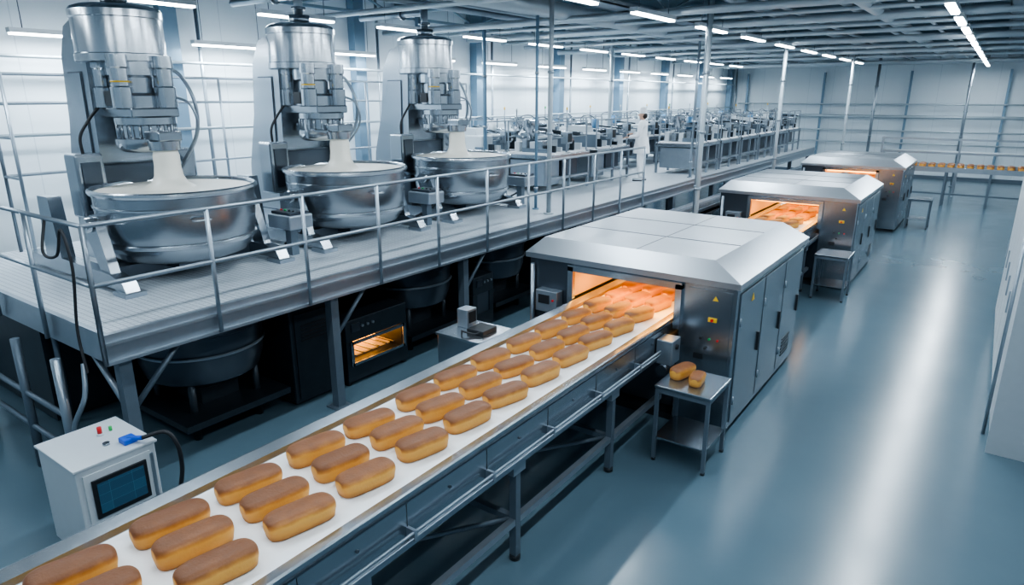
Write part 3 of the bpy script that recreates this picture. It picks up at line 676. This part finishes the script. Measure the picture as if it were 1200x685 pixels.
# ------------------------------------------------------------------ worker
def skin_obj(name, V, E, R, mt, parent, root=0, sub=2):
    me = bpy.data.meshes.new(name); me.from_pydata(V, E, []); me.materials.append(MATS[mt])
    o = bpy.data.objects.new(name, me); COL.objects.link(o); o.parent = parent
    sk = o.modifiers.new('skin', 'SKIN'); sk.use_smooth_shade = True
    d = me.skin_vertices[0].data if me.skin_vertices else None
    if d is None:
        bpy.context.view_layer.objects.active = o; bpy.ops.mesh.customdata_skin_add(); d = me.skin_vertices[0].data
    for i, r in enumerate(R): d[i].radius = r if isinstance(r, tuple) else (r, r); d[i].use_root = (i == root)
    ss = o.modifiers.new('sub', 'SUBSURF'); ss.levels = sub; ss.render_levels = sub
    return o
W = bpy.data.objects.new('bakery_worker', None); COL.objects.link(W)
W.location = (-7.75, 16.85, DZ); W.rotation_euler[2] = math.radians(195); W.scale = (1.05, 1.05, 1.05)
V = [(0, 0, .95), (0.0, 0, 1.12), (.0, 0, 1.30), (-.01, 0, 1.44), (.0, 0, 1.52),
     (0, .10, .86), (.03, .11, .50), (-.01, .11, .10), (0, -.10, .86), (-.01, -.12, .50), (-.08, -.12, .10),
     (-.01, .19, 1.41), (.06, .24, 1.13), (.30, .19, 1.10), (-.01, -.19, 1.41), (.03, -.25, 1.13), (.27, -.20, 1.17)]
E = [(0, 1), (1, 2), (2, 3), (3, 4), (0, 5), (5, 6), (6, 7), (0, 8), (8, 9), (9, 10), (3, 11), (11, 12), (12, 13), (3, 14), (14, 15), (15, 16)]
R = [(.15, .12), (.15, .115), (.17, .125), (.12, .10), (.055, .055), (.10, .10), (.075, .075), (.06, .06), (.10, .10), (.075, .075), (.06, .06),
     (.075, .075), (.058, .058), (.045, .045), (.075, .075), (.058, .058), (.045, .045)]
skin_obj('uniform_body', V, E, R, 'cloth', W)
b = B()
b.lathe([(.165, 1.10), (.175, .98), (.20, .85), (.215, .70), (.205, .70), (.16, .95)], (0, 0, 0), 'cloth', 20)
for y, x in ((.11, .0), (-.12, -.07)):
    b.ell((x+.05, y, .045), .13, .05, .045, 'white_paint'); b.box(x-.07, x+.17, y-.045, y+.045, 0, .02, 'rubber', bev=.005)
b.obj('coat_and_shoes', parent=W)
b = B()
b.cyl((0, 0, 1.48), (.01, 0, 1.58), .052, 'skin')
b.ell((.015, 0, 1.645), .095, .075, .12, 'skin', 20, 14); b.ell((.04, 0, 1.58), .06, .052, .055, 'skin')
b.ell((.115, 0, 1.635), .018, .014, .022, 'skin'); b.ell((.0, .078, 1.64), .016, .01, .03, 'skin'); b.ell((.0, -.078, 1.64), .016, .01, .03, 'skin')
for sg in (-1, 1): b.ell((.098, sg*.032, 1.663), .010, .014, .008, 'white_paint', 8, 6); b.ell((.105, sg*.032, 1.663), .006, .007, .007, 'black', 8, 6)
b.ell((.098, 0, 1.592), .010, .025, .006, 'red', 8, 6); b.ell((-.03, 0, 1.62), .078, .074, .08, 'hair')
b.lathe([(.092, 1.68), (.094, 1.74), (.085, 1.80), (.04, 1.825), (0, 1.83)], (.0, 0, 0), 'cloth', 20); b.lathe([(.099, 1.675), (.1, 1.70), (.094, 1.705)], (.0, 0, 0), 'cloth', 20)
b.obj('head_and_cap', parent=W)
for nm, wx, sg in (('hand_l', (.30, .19, 1.10), 1), ('hand_r', (.27, -.20, 1.17), -1)):
    x, y, z = wx
    V = [(x, y, z), (x+.05, y, z-.003), (x+.10, y, z-.01)]; E = [(0, 1), (1, 2)]; R = [(.026, .02), (.036, .018), (.036, .014)]
    for i, (off, ln) in enumerate(((-.03, .065), (-.01, .075), (.01, .07), (.03, .055))):
        k = len(V); V += [(x+.105, y+off, z-.012), (x+.105+ln*.5, y+off, z-.022), (x+.105+ln*.85, y+off, z-.05)]
        E += [(2, k), (k, k+1), (k+1, k+2)]; R += [(.0095, .0095), (.009, .009), (.008, .008)]
    k = len(V); V += [(x+.04, y-sg*.04, z-.01), (x+.085, y-sg*.06, z-.03)]; E += [(1, k), (k, k+1)]; R += [(.011, .011), (.009, .009)]
    skin_obj(nm, V, E, R, 'skin', W, sub=1)

# ------------------------------------------------------------------ world / colour
w = bpy.data.worlds.new('world'); S.world = w; w.use_nodes = True
bg = w.node_tree.nodes['Background']; bg.inputs[0].default_value = (0.45, 0.64, 0.82, 1); bg.inputs[1].default_value = 0.45
S.view_settings.view_transform = 'AgX'
try: S.view_settings.look = 'AgX - Medium High Contrast'
except Exception as ex: print(ex)
S.view_settings.exposure = 0.4
